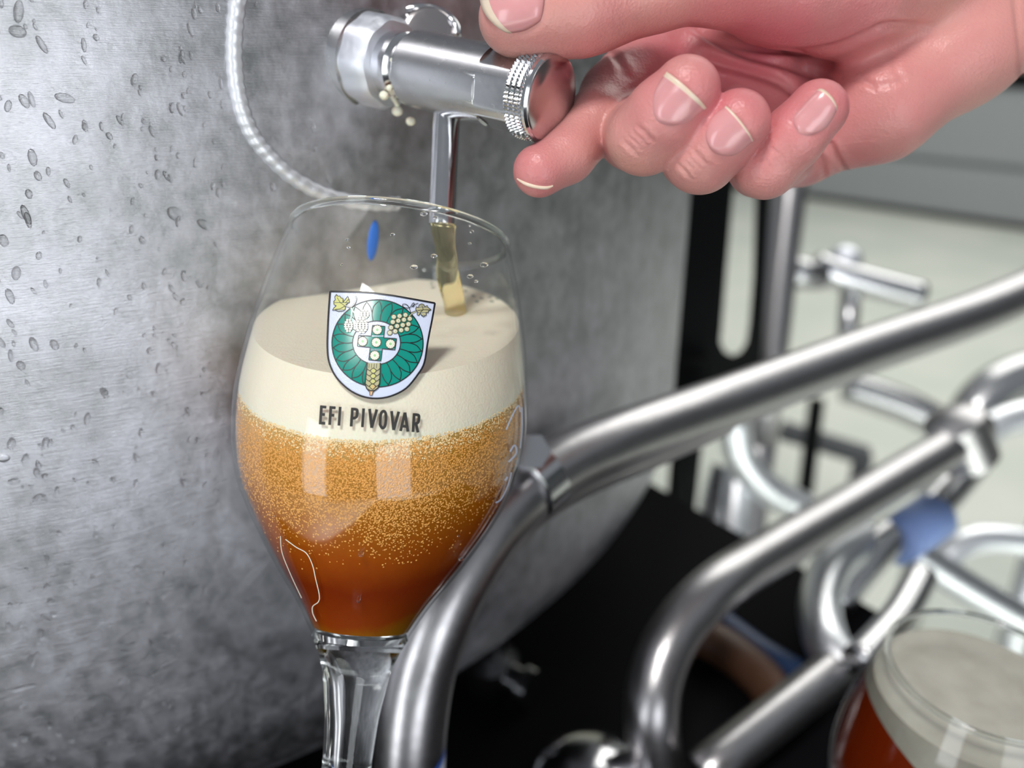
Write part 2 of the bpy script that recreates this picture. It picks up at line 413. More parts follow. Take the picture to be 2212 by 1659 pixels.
# black bracket with a slot, and the upright beside it
def slab(name, outer, d, th, m, parent, hole=None):
    """a plate facing the room: pixel outline at one depth with real thickness, an inner slot bridged ring by ring"""
    bm = bmesh.new()
    def ringv(pts, off): return [bm.verts.new(P(x, y, d + off)) for x, y in pts]
    oF, oB = ringv(outer, 0), ringv(outer, th)
    n = len(outer)
    for k in range(n): bm.faces.new((oF[k], oF[(k + 1) % n], oB[(k + 1) % n], oB[k]))
    if hole:
        hF, hB = ringv(hole, 0), ringv(hole, th)
        for k in range(n):
            k2 = (k + 1) % n
            bm.faces.new((oF[k], hF[k], hF[k2], oF[k2])); bm.faces.new((oB[k], oB[k2], hB[k2], hB[k])); bm.faces.new((hF[k], hB[k], hB[k2], hF[k2]))
    else: bm.faces.new(oF); bm.faces.new(oB)
    return from_bm(name, bm, m, parent, False)
br = thing('slotted_bracket', 'upright black frame with a long slot, beside the tank', 'bracket', P(1500, 800, .8))
outer = [(1440, 900), (1490, 100), (1600, 100), (1680, 100), (1630, 900), (1530, 900)]
def rrect(a, b, c, d_): pass
O = [(1500, 60), (1585, 60), (1685, 60), (1672, 300), (1655, 600), (1648, 740), (1640, 830), (1600, 850), (1560, 870), (1500, 885), (1435, 900), (1450, 760), (1462, 600), (1480, 300)]
H = [(1612, 80), (1630, 80), (1648, 80), (1636, 300), (1626, 600), (1618, 700), (1612, 740), (1600, 760), (1583, 768), (1566, 760), (1556, 740), (1560, 700), (1568, 600), (1594, 300)]
slab('plate', O, .8, .03, M_blackmetal, br, H)
q = P(1450, 890, .8); tube('leg', [(q.x + .02, q.y + .01, q.z + .05), (q.x + .02, q.y + .01, 0)], .015, M_blackmetal, br, smooth=False)
q = P(1665, 760, .92)
up_ = thing('upright_pipe', 'vertical grey steel upright right of the black frame', 'pipe', (q.x, q.y, 0))
px_tube('tube', [(1730, 200, .92), (1700, 450, .92), (1665, 760, .92), (1640, 960, .92)], .019, M_pipe, up_, seg=24, smooth=False)
q = P(1640, 950, .92); tube('foot', [tuple(q), (q.x, q.y, 0)], .019, M_pipe, up_, smooth=False)
vh = thing('lever_valve', 'steel valve with a long lever handle beside the upright', 'valve', P(1760, 580, .95))
px_tube('lever', [(1760, 575, .95), (1830, 600, .95), (1990, 640, .95)], [.017, .017, .016], M_chrome, vh, seg=20)
px_tube('body', [(1690, 590, .93), (1770, 592, .95)], .018, M_steel, vh, seg=20, smooth=False)
bm = bmesh.new(); sphere_bm(P(1825, 562, .96), (.019, .019, .017), bm, 3); from_bm('cap', bm, M_dull, vh)
px_tube('stem', [(1840, 600, .96), (1832, 700, .96), (1828, 760, .96)], .012, M_steel, vh, seg=16, smooth=False)

# small things on the bench
q = on_plane(1060, 1480, ZT)
sv = thing('small_valve', 'small dark polished valve half hidden in shadow under the tank', 'valve', q)
lathe('body', q, (0, 0, 1), [(0, .014), (.006, .016), (.02, .016), (.026, .009), (.04, .009), (.044, 0)], steel('dark_steel', (90, 90, 92), .3), sv, seg=32)
lathe('port', q + Vector((0, 0, .014)), (.8, -.6, 0), [(0, .008), (.024, .008), (.024, .011), (.03, .011), (.03, 0)], M_chrome, sv, seg=24)
q = on_plane(1275, 1700, ZT)
cp = thing('domed_cap', 'domed polished steel cap at the bottom edge', 'cap', q)
lathe('dome', q, (0, 0, 1), [(0, .03), (.008, .03), (.012, .027), (.018, .018), (.021, .008), (.022, 0)], M_chrome, cp, seg=40)
px_ = [on_plane(1180, 1225, ZT), on_plane(1330, 1300, ZT)]
M_hose = mat('dark_blue_hose', (38, 66, 110), .4)
M_hose2 = mat('brown_hose', (92, 62, 44), .5)
def bench_tube(name, label, pxs, r, m, cat):
    pts = [on_plane(x, y, ZT) + Vector((0, 0, r)) for x, y in pxs]
    t = thing(name, label, cat, pts[0]); tube('tube', [tuple(p) for p in pts], r, m, t, seg=16); return t
bench_tube('blue_hose', 'dark blue hose lying on the bench inside the bent pipe', [(1500, 1330), (1560, 1370), (1640, 1430), (1740, 1490)], .008, M_hose, 'hose')
bench_tube('brown_hose', 'brown hose lying on the bench beside the blue one', [(1500, 1400), (1570, 1440), (1640, 1500), (1680, 1560)], .012, M_hose2, 'hose')

# ------------------------------------------------------------------ the beer glass
GO = P(826, 910, .228); los = ray(826, 910)
_r2 = ray(868, 503); _P2 = CAM + _r2 * ((GO - CAM).dot(los) / _r2.dot(los))
GA = (_P2 - GO).normalized(); lh = los.normalized(); GA = (GA * math.cos(math.radians(4)) + lh * math.sin(math.radians(4))).normalized()
GP = [(-57, 12.7), (-55, 13.8), (-48, 18.0), (-40, 23.8), (-32, 29.0), (-25, 33.0), (-18, 36.2), (-10, 38.3), (-2, 39.3), (6, 39.5), (14, 38.8), (23, 37.5), (32, 35.8), (42, 33.4), (50, 31.1), (52, 30.4)]
WALL = .0011
def gprof(lo, hi, off=0, n=5):
    c = [p for p in catmull(GP, n) if lo <= p[0] <= hi]
    return [(p[0] / 1000, p[1] / 1000 - off) for p in c]
STEM = [(-57, 0), (-56.6, 8), (-56.2, 12.2), (-57.5, 12.75), (-61, 10.9), (-66, 9.0), (-72, 7.9), (-78, 7.0), (-86, 6.5), (-91, 6.4), (-93.5, 7.3), (-96, 8.2), (-98, 7.6)]
def beer_glass(origin, axis, name, label):
    g = thing(name, label, 'glass', origin)
    outer = gprof(-57, 52); inner = [(t, r) for t, r in gprof(-55.5, 52, WALL)]
    rim = [(.0523, .0303), (.0528, .0298), (.0523, .0293)]
    lathe('bowl', origin, axis, outer + rim + inner[::-1] + [(-.0562, .006), (-.0562, 0)], M_bowl, g, seg=256, cap=False)
    lathe('rim', origin, axis, [(.0520 + .0011 * math.cos(a), .0298 + .001 * math.sin(a)) for a in np.linspace(0, 2 * math.pi, 15)[:-1]] + [(.0531, .0298)], M_glass, g, seg=160, cap=False)
    st = [(t / 1000, r / 1000) for t, r in STEM[:3]] + [(p[0] / 1000, max(p[1], 0) / 1000) for p in catmull(STEM[3:], 4)]
    st += [(-.1, .010), (-.1025, .018), (-.1045, .03), (-.1055, .032), (-.1062, .031), (-.1062, 0)]
    lathe('stem', origin, axis, st, M_glass, g, seg=96)
    return g
glass = beer_glass(GO, GA, 'beer_glass', 'tilted tulip beer glass with green crest being filled under the tap')
GW = lathe_bm(GO, GA, gprof(-57, 52), 256, cap=False)
GPT = [p[0] for p in gprof(-57, 52)]; GPR = [p[1] for p in gprof(-57, 52)]
GBVH = BVHTree.FromBMesh(GW); GW.free()
def on_glass(px, py, off):
    d = ray(px, py).normalized(); loc, n, _, _ = GBVH.ray_cast(CAM, d)
    if loc is None: return None
    rel = loc - GO; t = rel.dot(GA); rad_ = (rel - GA * t).normalized()
    return GO + GA * t + rad_ * (float(np.interp(t, GPT, GPR)) + off)

# beer and foam fill the bowl below level planes
M_foam = mat('cream_foam', (245, 234, 214), .6, 0, Subsurface_Weight=.25, Subsurface_Scale=.004)
_f1 = noise(M_foam, coords(M_foam), 1400, 2); _v = nn(M_foam, 'ShaderNodeTexVoronoi'); _v.inputs['Scale'].default_value = 1600
lk(M_foam, coords(M_foam), _v.inputs['Vector'])
lk(M_foam, bump(M_foam, noise(M_foam, coords(M_foam, (1, 4, 1)), 160, 3), .25, .0006, bump(M_foam, _v.outputs['Distance'], .25, .0003)), bsdf(M_foam).inputs['Normal'])

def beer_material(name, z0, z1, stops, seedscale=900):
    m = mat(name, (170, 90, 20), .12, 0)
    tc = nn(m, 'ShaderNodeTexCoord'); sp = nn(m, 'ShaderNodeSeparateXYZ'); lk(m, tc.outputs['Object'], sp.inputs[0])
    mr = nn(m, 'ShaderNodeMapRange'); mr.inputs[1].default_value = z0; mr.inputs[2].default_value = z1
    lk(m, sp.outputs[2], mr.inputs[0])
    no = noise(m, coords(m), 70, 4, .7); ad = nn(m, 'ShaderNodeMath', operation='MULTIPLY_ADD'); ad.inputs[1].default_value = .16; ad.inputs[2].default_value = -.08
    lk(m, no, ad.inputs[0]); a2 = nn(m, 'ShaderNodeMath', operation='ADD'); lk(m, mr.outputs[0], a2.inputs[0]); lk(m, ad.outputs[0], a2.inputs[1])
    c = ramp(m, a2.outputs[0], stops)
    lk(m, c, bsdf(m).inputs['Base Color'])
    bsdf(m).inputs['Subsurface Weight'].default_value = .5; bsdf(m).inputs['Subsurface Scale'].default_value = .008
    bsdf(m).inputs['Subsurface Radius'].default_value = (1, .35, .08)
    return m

def fill(origin, axis, zlo, zhi, m, name, parent, off, lo=-55.6, hi=49, no=(0, 0, 1), cx=0):
    prof = [(lo / 1000, 0), (lo / 1000, .006)] + gprof(lo + .5, hi, off) + [(hi / 1000, 0)]
    bm = lathe_bm(origin, axis, prof, 128)
    bmesh.ops.recalc_face_normals(bm, faces=bm.faces)
    for z, sgn in ((zhi, 1), (zlo, -1)):
        if z is None: continue
        r = bmesh.ops.bisect_plane(bm, geom=bm.verts[:] + bm.edges[:] + bm.faces[:], plane_co=(cx, 0, z), plane_no=Vector(no) * sgn, clear_outer=True)
        ed = [e for e in r['geom_cut'] if isinstance(e, bmesh.types.BMEdge)]
        bmesh.ops.contextual_create(bm, geom=ed)
    o = from_bm(name, bm, m, parent); sharp(o, 50); return o

ZF = P(838, 680, .231).z; ZL = P(818, 806, .228).z; SLOPE = Vector((.045, 0, 1)).normalized(); LX = (P(828, 750, .229)).x
def level(z): return Vector((LX, 0, z))
def foam_at(px, py):
    r = ray(px, py); return CAM + r * ((level(ZF) - CAM).dot(SLOPE) / r.dot(SLOPE))
zb = (GO + GA * -.0555).z
beer = thing('beer', 'amber beer under a thick cream head inside the tilted glass', 'beer', GO + GA * -.05)
M_beer = beer_material('amber_beer', zb, ZL, [(.04, (146, 104, 6)), (.15, (136, 54, 3)), (.33, (126, 42, 3)), (.5, (160, 76, 8)), (.72, (180, 108, 20)), (.9, (196, 132, 44)), (1.0, (216, 166, 96))])  # yellow lowest stop paints in the liquid's lens glow; the rest follows bubble density
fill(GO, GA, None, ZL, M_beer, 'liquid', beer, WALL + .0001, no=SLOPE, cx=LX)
fill(GO, GA, ZL, ZF, M_foam, 'foam_head', beer, WALL + .0001, no=SLOPE, cx=LX)

# rising bubbles pressed against the glass wall: uncountable
M_bub = mat('bubble_skin', (222, 160, 78), .15, 0)
M_cbub = mat('cream_bubble_skin', (238, 210, 160), .2, 0)
ico = bmesh.new(); bmesh.ops.create_icosphere(ico, subdivisions=1, radius=1)
iv = np.array([v.co[:] for v in ico.verts]); jf = np.array([[v.index for v in f.verts] for f in ico.faces]); ico.free()
H_ = ZL - zb
cand = []
tries = 0
while len(cand) < 15000 and tries < 90000:
    tries += 1
    px = RNG.uniform(500, 1138); py = RNG.uniform(800, 1230)
    q = on_glass(px, py, -WALL - .0002)
    if q is None: continue
    hh = (level(ZL) - q).dot(SLOPE)
    if hh < -.0006: continue
    h = hh / H_
    wv = .04 * math.sin(px * .02)
    if RNG.random() > math.exp(-((h + wv) / .34) ** 3): continue
    cand.append((q, RNG.uniform(.00014, .00032), hh))
_c = [c[:2] for c in cand]; nearfoam = [c[2] < .0045 * RNG.random() ** 1.5 for c in cand]
V = np.concatenate([iv * s + np.array(q) for q, s in _c]); Fc = np.concatenate([jf + len(iv) * i for i in range(len(cand))])
me = bpy.data.meshes.new('bubbles'); me.from_pydata(V.tolist(), [], Fc.tolist())
o = finish('bubbles', me, [M_bub, M_cbub], beer); me.polygons.foreach_set('material_index', np.repeat(np.array(nearfoam, int), len(jf)).astype(np.int32)); o['kind'] = 'stuff'; o['label'] = 'fine golden bubbles below the head'
# foam bubbles round the far edge of the head
M_hole = mat('wet_foam_bubble', (150, 150, 140), .1)
bm = bmesh.new()
for px, py in [(1022, 640), (1040, 645), (1058, 642), (1062, 652), (1075, 646), (935, 622), (1005, 630), (1030, 652), (932, 614)]:
    q = foam_at(px, py)
    sphere_bm(q, (.0007, .0007, .0005), bm, 2)
o = from_bm('edge_bubbles', bm, M_hole, beer); o['kind'] = 'stuff'

# ------------------------------------------------------------------ print on the glass
DM = {}
def dm(name, c, rough=.35, **kw): DM[name] = mat('print_' + name, c, rough, **kw); return name
dm('white', (206, 214, 236), .22); dm('teal', (8, 136, 122), .2); dm('black', (16, 14, 20), .4)
dm('khaki', (176, 172, 132), .4); dm('olive', (196, 196, 120), .4); dm('cream', (232, 232, 216), .35); dm('green', (150, 200, 140), .4); dm('tan', (222, 176, 128), .4)
M_white_glit = DM['white']
_g = noise(M_white_glit, coords(M_white_glit), 4000, 1); lk(M_white_glit, bump(M_white_glit, _g, .5, .0001), bsdf(M_white_glit).inputs['Normal'])
DN = list(DM); DMATS = [DM[k] for k in DN]
DS = 4.609
def C3(x, y): return (660 + x / DS, 600 + y / DS)
class Decal:
    def __init__(s): s.bm = bmesh.new()
    def quadgrid(s, rows, layer, m):
        vr = [[on_glass(x, y, .00003 + .00004 * layer) for x, y in r] for r in rows]
        vr = [[s.bm.verts.new(p) if p else None for p in r] for r in vr]
        for A, B in zip(vr, vr[1:]):
            for k in range(len(A) - 1):
                q = (A[k], A[k + 1], B[k + 1], B[k])
                if all(q): s.bm.faces.new(q).material_index = DN.index(m)
    def ribbon(s, pts, w_, layer, m, closed=False, smooth=0, step=4):
        if smooth: pts = [tuple(p) for p in catmull(pts + ([pts[0]] if closed else []), smooth)]
        elif closed: pts = pts + [pts[0]]
        d = []
        for (x0, y0), (x1, y1) in zip(pts, pts[1:]):
            n = max(1, int(math.hypot(x1 - x0, y1 - y0) / step))
            d += [(x0 + (x1 - x0) * k / n, y0 + (y1 - y0) * k / n) for k in range(n)]
        d.append(pts[-1]); L_, R_ = [], []
        for i, p in enumerate(d):
            a = d[max(i - 1, 0)]; b = d[min(i + 1, len(d) - 1)]
            if closed and i in (0, len(d) - 1): a, b = d[-2], d[1]
            tx, ty = b[0] - a[0], b[1] - a[1]; l = math.hypot(tx, ty) or 1
            L_.append((p[0] - ty / l * w_ / 2, p[1] + tx / l * w_ / 2)); R_.append((p[0] + ty / l * w_ / 2, p[1] - tx / l * w_ / 2))
        s.quadgrid([L_, R_], layer, m)
    def poly(s, pts, layer, m, n=None):
        """filled polygon by horizontal scan strips, so that it follows the curved wall"""
        ys = sorted(p[1] for p in pts); y0, y1 = ys[0], ys[-1]; N = n or max(4, int((y1 - y0) / 1.2))
        prev = None
        for i in range(N + 1):
            y = y0 + (y1 - y0) * min(max(i / N, 1e-4), 1 - 1e-4); xs = []
            for (ax_, ay), (bx, by) in zip(pts, pts[1:] + pts[:1]):
                if (ay <= y < by) or (by <= y < ay): xs.append(ax_ + (bx - ax_) * (y - ay) / (by - ay))
            xs.sort(); seg = [(xs[k], xs[k + 1]) for k in range(0, len(xs) - 1, 2)]
            if prev and len(prev[1]) == len(seg):
                for (a0, a1), (b0, b1) in zip(prev[1], seg):
                    c = max(2, int(max(a1 - a0, b1 - b0) / 8) + 1)
                    s.quadgrid([[(a0 + (a1 - a0) * k / c, prev[0]) for k in range(c + 1)], [(b0 + (b1 - b0) * k / c, y) for k in range(c + 1)]], layer, m)
            prev = (y, seg)
    def disc(s, c, rx, ry, layer, m, inner=0, n=28, rings=3):
        rows = [[(c[0] + math.cos(a) * rx * f, c[1] + math.sin(a) * ry * f) for a in np.linspace(0, 2 * math.pi, n + 1)] for f in np.linspace(max(inner, .02), 1, rings)]
        s.quadgrid(rows, layer, m)
    def done(s, name, parent): return from_bm(name, s.bm, DMATS, parent)

D = Decal()
shield = [(714, 630), (745, 630.5), (775, 631), (806, 633), (850, 639), (895, 647), (939, 655), (933, 690), (927, 720), (922.5, 745), (916, 784), (903, 808), (877, 839), (844, 856), (812, 861), (781.5, 856), (753, 841), (727, 815), (712, 784), (708, 752), (709, 708), (711, 670)]
D.poly(shield, 1, 'white')
D.ribbon(shield[:7], 3.6, 5, 'black'); D.ribbon([tuple(p) for p in catmull(shield[6:] + [shield[0]], 4)], 3.8, 5, 'black')
RC = (815.6, 742); RX, RY = 98, 94.2; IC = (813.4, 740.5); IX, IY = 51.5, 47
rows = []
for f in np.linspace(0, 1, 6):
    rows.append([(IC[0] + (RC[0] - IC[0]) * f + math.cos(a) * (IX + (RX - IX) * f), IC[1] + (RC[1] - IC[1]) * f + math.sin(a) * (IY + (RY - IY) * f)) for a in np.linspace(0, 2 * math.pi, 73)])
D.quadgrid(rows, 2, 'teal')
el = lambda c, rx, ry, n=72: [(c[0] + math.cos(a) * rx, c[1] + math.sin(a) * ry) for a in np.linspace(0, 2 * math.pi, n)[:-1]]
D.ribbon(el(RC, RX, RY), 2.2, 4, 'black', True); D.ribbon(el(IC, IX, IY), 2.0, 4, 'black', True)
def rp(a, f):
    return (IC[0] + (RC[0] - IC[0]) * f + math.cos(a) * (IX + (RX - IX) * f), IC[1] + (RC[1] - IC[1]) * f + math.sin(a) * (IY + (RY - IY) * f))
NPET = 22
for i in range(NPET):
    a = 2 * math.pi * (i + .5) / NPET; h = math.pi / NPET
    if abs((a - math.pi / 2 + math.pi) % (2 * math.pi) - math.pi) < .16: continue
    D.ribbon([rp(a - h, 0), rp(a - h * 1.05, .35), rp(a - h * .6, .7), rp(a + h * .2, .93)], 1.7, 4, 'black', smooth=5)
    D.ribbon([rp(a + h * .95, .42), rp(a + h * .75, .7), rp(a + h * .2, 1)], 1.7, 4, 'black', smooth=5)
cross = [C3(*p) for p in [(668, 475), (790, 485), (778, 600), (905, 608), (890, 720), (765, 708), (750, 830), (630, 818), (645, 695), (518, 682), (530, 575), (655, 582)]]
D.poly(cross, 3, 'teal'); D.ribbon(cross, 1.8, 5, 'black', True)
for x, y in [(715, 520), (570, 635), (705, 645), (845, 660), (690, 775)]:
    c = C3(x, y); D.disc(c, 10.2, 10.2, 5, 'khaki')
    for k in range(12):
        a = k * math.pi / 6; D.disc((c[0] + math.cos(a) * 7.6, c[1] + math.sin(a) * 7.6), 1.9, 1.9, 6, 'cream', n=8, rings=2)
    D.disc(c, 5.8, 5.8, 6, 'cream'); D.disc(c, 3, 3, 7, 'green', n=16); D.ribbon(el(c, 10.4, 10.4, 30), 1.0, 7, 'black', True)
for x, y in [(878, 392), (935, 383), (993, 373), (868, 443), (922, 430), (978, 420), (1035, 410), (850, 498), (910, 483), (966, 473), (1022, 463), (838, 550), (892, 535), (950, 524), (1007, 513)]:
    c = C3(x, y); D.disc(c, 6.0, 5.8, 6, 'black', n=20); D.disc(c, 5.2, 5.0, 7, 'khaki', n=20); D.disc((c[0] + .3, c[1]), 3.1, 3.1, 8, 'cream', n=14, rings=2); D.disc((c[0] + .5, c[1] + .2), 1.6, 1.6, 9, 'khaki', n=10, rings=2)
leafL = [(312, 168), (330, 188), (345, 182), (358, 205), (378, 208), (376, 250), (398, 222), (425, 187), (432, 208), (442, 245), (415, 262), (400, 280), (398, 318), (375, 335), (330, 337), (300, 325), (272, 327), (292, 298), (312, 282), (288, 270), (286, 240), (302, 222), (296, 195)]
leafR = [(1095, 318), (1100, 290), (1120, 300), (1130, 272), (1155, 262), (1176, 270), (1182, 290), (1210, 280), (1217, 300), (1248, 320), (1217, 333), (1222, 352), (1196, 347), (1200, 375), (1170, 390), (1150, 375), (1140, 352), (1125, 378), (1108, 370), (1112, 345)]
for lf, c in ((leafL, 'olive'), (leafR, 'khaki')):
    q = [C3(*p) for p in lf]; D.poly(q, 6, c); D.ribbon(q, 1.3, 7, 'black', True, step=2)
for l in ([(320, 200), (350, 250), (395, 282)], [(300, 318), (350, 312), (395, 285)], [(435, 215), (400, 255)], [(1110, 328), (1170, 322), (1235, 320)], [(1140, 345), (1165, 322)], [(1160, 285), (1168, 320)]):
    D.ribbon([C3(*p) for p in l], .9, 8, 'black')
D.ribbon([C3(*p) for p in [(398, 275), (430, 292), (465, 288), (495, 255), (508, 215), (500, 183)]], 2.6, 6, 'black', smooth=5)
D.ribbon([C3(*p) for p in [(398, 275), (430, 292), (465, 288), (495, 255), (508, 215), (500, 183)]], 1.2, 7, 'cream', smooth=5)
D.ribbon([C3(*p) for p in [(455, 300), (470, 330), (500, 360), (530, 400)]], 3, 6, 'cream', smooth=5)
D.ribbon([C3(*p) for p in [(465, 310), (462, 360), (455, 410)]], 2.4, 6, 'cream')
D.ribbon([C3(*p) for p in [(1100, 335), (1060, 352), (1030, 385)]], 2.6, 7, 'khaki'); D.ribbon([C3(*p) for p in [(1100, 330), (1055, 348), (1030, 375)]], 1.0, 8, 'black')
D.ribbon([C3(*p) for p in [(1045, 352), (1030, 300), (1000, 268), (968, 268), (972, 292), (1010, 305), (1045, 292), (1062, 262), (1078, 255), (1075, 285), (1060, 290), (1085, 270), (1120, 256)]], 1.4, 8, 'black', smooth=6)
def hop(cx, cy, rx, ry, rows_, col):
    D.disc(C3(cx, cy), rx / DS, ry / DS, 6, 'black', n=24)
    for r_ in range(rows_):
        f = (r_ + .5) / rows_ * 2 - 1; wd = math.sqrt(max(1 - f * f, .05)) * rx; n = max(2, int(wd / 14))
        for k in range(n):
            x = cx + (k + .5 + (.25 if r_ % 2 else -.25) * 0 - n / 2) * (2 * wd / n); y = cy + f * ry
            D.disc(C3(x, y), wd / n * .92 / DS, ry / rows_ * 1.0 / DS, 7, col, n=12, rings=2)
hop(432, 478, 46, 66, 6, 'cream'); hop(560, 480, 66, 78, 7, 'cream'); hop(590, 365, 50, 45, 5, 'cream')
cone = [(618, 850), (745, 850), (743, 950), (738, 1050), (722, 1098), (690, 1124), (650, 1128), (612, 1108), (594, 1060), (606, 950)]
D.poly([C3(*p) for p in cone], 6, 'khaki'); D.ribbon([C3(*p) for p in cone[1:] + cone[:1]], 2.4, 8, 'black')
for k in range(4): D.ribbon([C3(635 + k * 25, 858), C3(632 + k * 25, 900)], 1, 7, 'black')
for r_ in range(4):
    y = 915 + r_ * 52; x0 = 610 - r_ * 3; x1 = 742 - r_ * 2; mx_ = (x0 + x1) / 2
    D.ribbon([C3(x0, y - 12), C3(x0 + 30, y + 12), C3(mx_, y - 14), C3(x1 - 30, y + 12), C3(x1, y - 12)], 1.4, 8, 'black', smooth=3)
    D.ribbon([C3(mx_ - 34, y + 10), C3(mx_, y + 42), C3(mx_ + 34, y + 10)], 1.2, 8, 'black', smooth=3)
    D.disc(C3(mx_, y + 12), 5, 4.5, 7, 'olive', n=14)
D.disc(C3(672, 1090), 4.6, 5, 7, 'tan', n=14)
D.poly([C3(*p) for p in [(622, 1122), (684, 1124), (670, 1140), (664, 1172), (640, 1172), (642, 1140)]], 7, 'tan'); D.ribbon([C3(*p) for p in [(622, 1122), (642, 1140), (640, 1172), (664, 1172), (670, 1140), (690, 1124)]], 1.4, 8, 'black')
o = D.done('crest_print', glass); o['label'] = 'green and white shield crest with grapes, hops and a cross'

D = Decal()
UV = (13, -187)
def glyph(x0, y0, w_, strokes, sw=6.2):
    def g(u, v): return C3(x0 + u * w_ + UV[0] * v, y0 + u * w_ * .085 + UV[1] * v)
    for s_ in strokes: D.ribbon([g(*p) for p in s_[0]], sw, 1, 'text', smooth=(6 if s_[1] else 0), step=3)
DM['text'] = mat('print_text', (44, 42, 40), .4); DN.append('text'); DMATS.append(DM['text'])
b = .07; e_ = .2
def Eg(n): return [([(e_, 0), (e_, 1)], 0), ([(0, 1 - b), (1, 1 - b)], 0), ([(0, .53), (.85, .53)], 0)] + ([([(0, b), (1, b)], 0)] if n else [])
glyph(135, 1458, 62, Eg(1)); glyph(229, 1465, 60, Eg(0)); glyph(333, 1472, 1, [([(0, 0), (0, 1)], 0)], 6)
bowlP = [(.18, 1 - b), (.5, 1 - b), (.78, .9), (.84, .75), (.78, .55), (.5, .46), (.18, .46)]
glyph(442, 1480, 76, [([(.17, 0), (.17, 1)], 0), (bowlP, 1)]); glyph(566, 1488, 1, [([(0, 0), (0, 1)], 0)], 6)
def Vg(x, y): glyph(x, y, 80, [([(.0, 1), (.42, 0)], 0), ([(.9, 1), (.42, 0)], 0)])
Vg(625, 1492)
glyph(727, 1503, 76, [([(.17, .25), (.17, .78), (.5, .95), (.83, .78), (.83, .22), (.5, .05), (.17, .22), (.17, .3)], 1)])
glyph(843, 1514, 80, [([(.0, 1), (.42, 0)], 0), ([(.9, 1), (.42, 0)], 0)])
glyph(943, 1526, 80, [([(.03, 0), (.42, 1)], 0), ([(.95, 0), (.42, 1)], 0), ([(.2, .27), (.8, .27)], 0)])
glyph(1056, 1535, 74, [([(.17, 0), (.17, 1)], 0), (bowlP, 1), ([(.5, .46), (.85, 0)], 0)])
o = D.done('lettering', glass); o['label'] = 'dark grey printed lettering'
# etched fill mark at the right flank
D = Decal()
D.ribbon([(1093, 928), (1105, 900), (1119, 876), (1123, 890)], 3, 1, 'white', smooth=4)
D.ribbon([(1127, 880), (1127, 930), (1123, 968)], 3, 1, 'white', smooth=4)
D.ribbon([(1101, 976), (1110, 962), (1115, 970), (1113, 982), (1098, 998)], 4, 1, 'white', smooth=4)
D.ribbon([(1090, 1038), (1096, 1030)], 4, 1, 'white'); D.ribbon([(1104, 1020), (1096, 1050), (1082, 1078), (1070, 1086)], 3.4, 1, 'white', smooth=4)
o = D.done('fill_mark', glass); o['label'] = 'white etched fill mark'

# drops of beer and water on the bowl
bm = bmesh.new()
for px, py, a, b_ in [(915, 462, 8, 9), (1014, 488, 3, 4), (1018, 500, 5, 6), (1014, 526, 4, 4), (937, 553, 7, 8), (894, 577, 8, 5), (1045, 572, 9, 8), (1015, 597, 7, 6), (1028, 608, 5, 6), (848, 507, 5, 5),
                      (750, 518, 4, 8), (753, 535, 4, 6), (738, 572, 3, 9), (780, 1197, 6, 9), (775, 1295, 4, 12), (990, 1158, 3, 4), (995, 1208, 6, 5), (592, 1115, 2, 3), (975, 455, 4, 5), (940, 470, 5, 6)]:
    q = on_glass(px, py, .0001)
    if q: k = .215 / FPX; sphere_bm(q, (a * k, b_ * k, a * k * .6), bm, 2)
o = from_bm('clinging_drops', bm, M_water, glass); o['kind'] = 'stuff'
# dried run of beer on the outside
D = Decal()
D.ribbon([(617, 1165), (640, 1182), (662, 1195), (675, 1220), (682, 1250), (690, 1285), (688, 1300), (676, 1310), (676, 1325), (684, 1342)], 1.8, 1, 'cream', smooth=5)
D.ribbon([(606, 1158), (610, 1195), (630, 1245), (652, 1292)], 1.6, 1, 'cream', smooth=5)
o = D.done('dried_run', glass); o['label'] = 'thin dried drip line'

# ------------------------------------------------------------------ the stream of beer
s0 = P(957, 486, .229); hitp = foam_at(985, 676)
d1 = (hitp - CAM).dot(FW)
xs = [(957, 484, 27, 0), (956, 500, 26, .05), (961, 530, 22, .2), (967, 560, 22, .38), (968, 590, 24, .55), (973, 620, 24, .7), (979, 650, 23, .87), (984, 680, 23, 1.0)]
pts = []; rad = []
for x, y, r, f in xs:
    d = .2225 + (d1 - .2225) * f; pts.append(tuple(P(x, y, d))); rad.append(r * d / FPX)
tag(tube('beer_stream', pts, rad, M_stream, seg=28, rf=lambda i, k: 1 + .07 * math.sin(k * 2 * math.pi / 28 * 3 + i * .16)), 'thin golden stream of beer falling from the spout into the foam', 'beer')

# ------------------------------------------------------------------ the sampling tap
TA = tank_hit(800, 128)[0]; TB = P(1192, 213, .201)
tax = (TB - TA).normalized(); TLEN = (TB - TA).length
def tpx(px):
    lo, hi = -.02, TLEN + .02
    for _ in range(40):
        m_ = (lo + hi) / 2
        if project(TA + tax * m_)[0] < px: lo = m_
        else: hi = m_
    return lo
tap = thing('sample_tap', 'small stainless sampling tap with a round knob, fixed to the tank', 'tap', TA)
L = TLEN
lathe('ferrule', TA, tax, [(-.012, .013), (.0, .013), (.002, .008), (tpx(795), .008)], M_steel, tap)
sc_ = lambda t, r, k, th: r * (1 + .02 * math.cos(th * 9))
n0, n1 = tpx(786), tpx(850)
lathe('union_nut', TA, tax, [(n0, .008), (n0, .0105), (n0 + .0015, .0122), (n1 - .002, .0122), (n1, .011), (n1, .007)], M_dull, tap, seg=72, rfun=sc_)
b0 = tpx(893); b1 = L - .0065
lathe('neck', TA, tax, [(n1 - .001, .0085), (n1 + .002, .0088), (b0 - .003, .0088), (b0 - .002, .0075), (b0 + .001, .0075)], M_chrome, tap)
def hexr(t, r, k, th):
    if t < b1 - .0105: return r
    q = .0092 / max(abs(math.cos((th + .5) % (math.pi / 3) - math.pi / 6)), .5)
    return min(r, q)
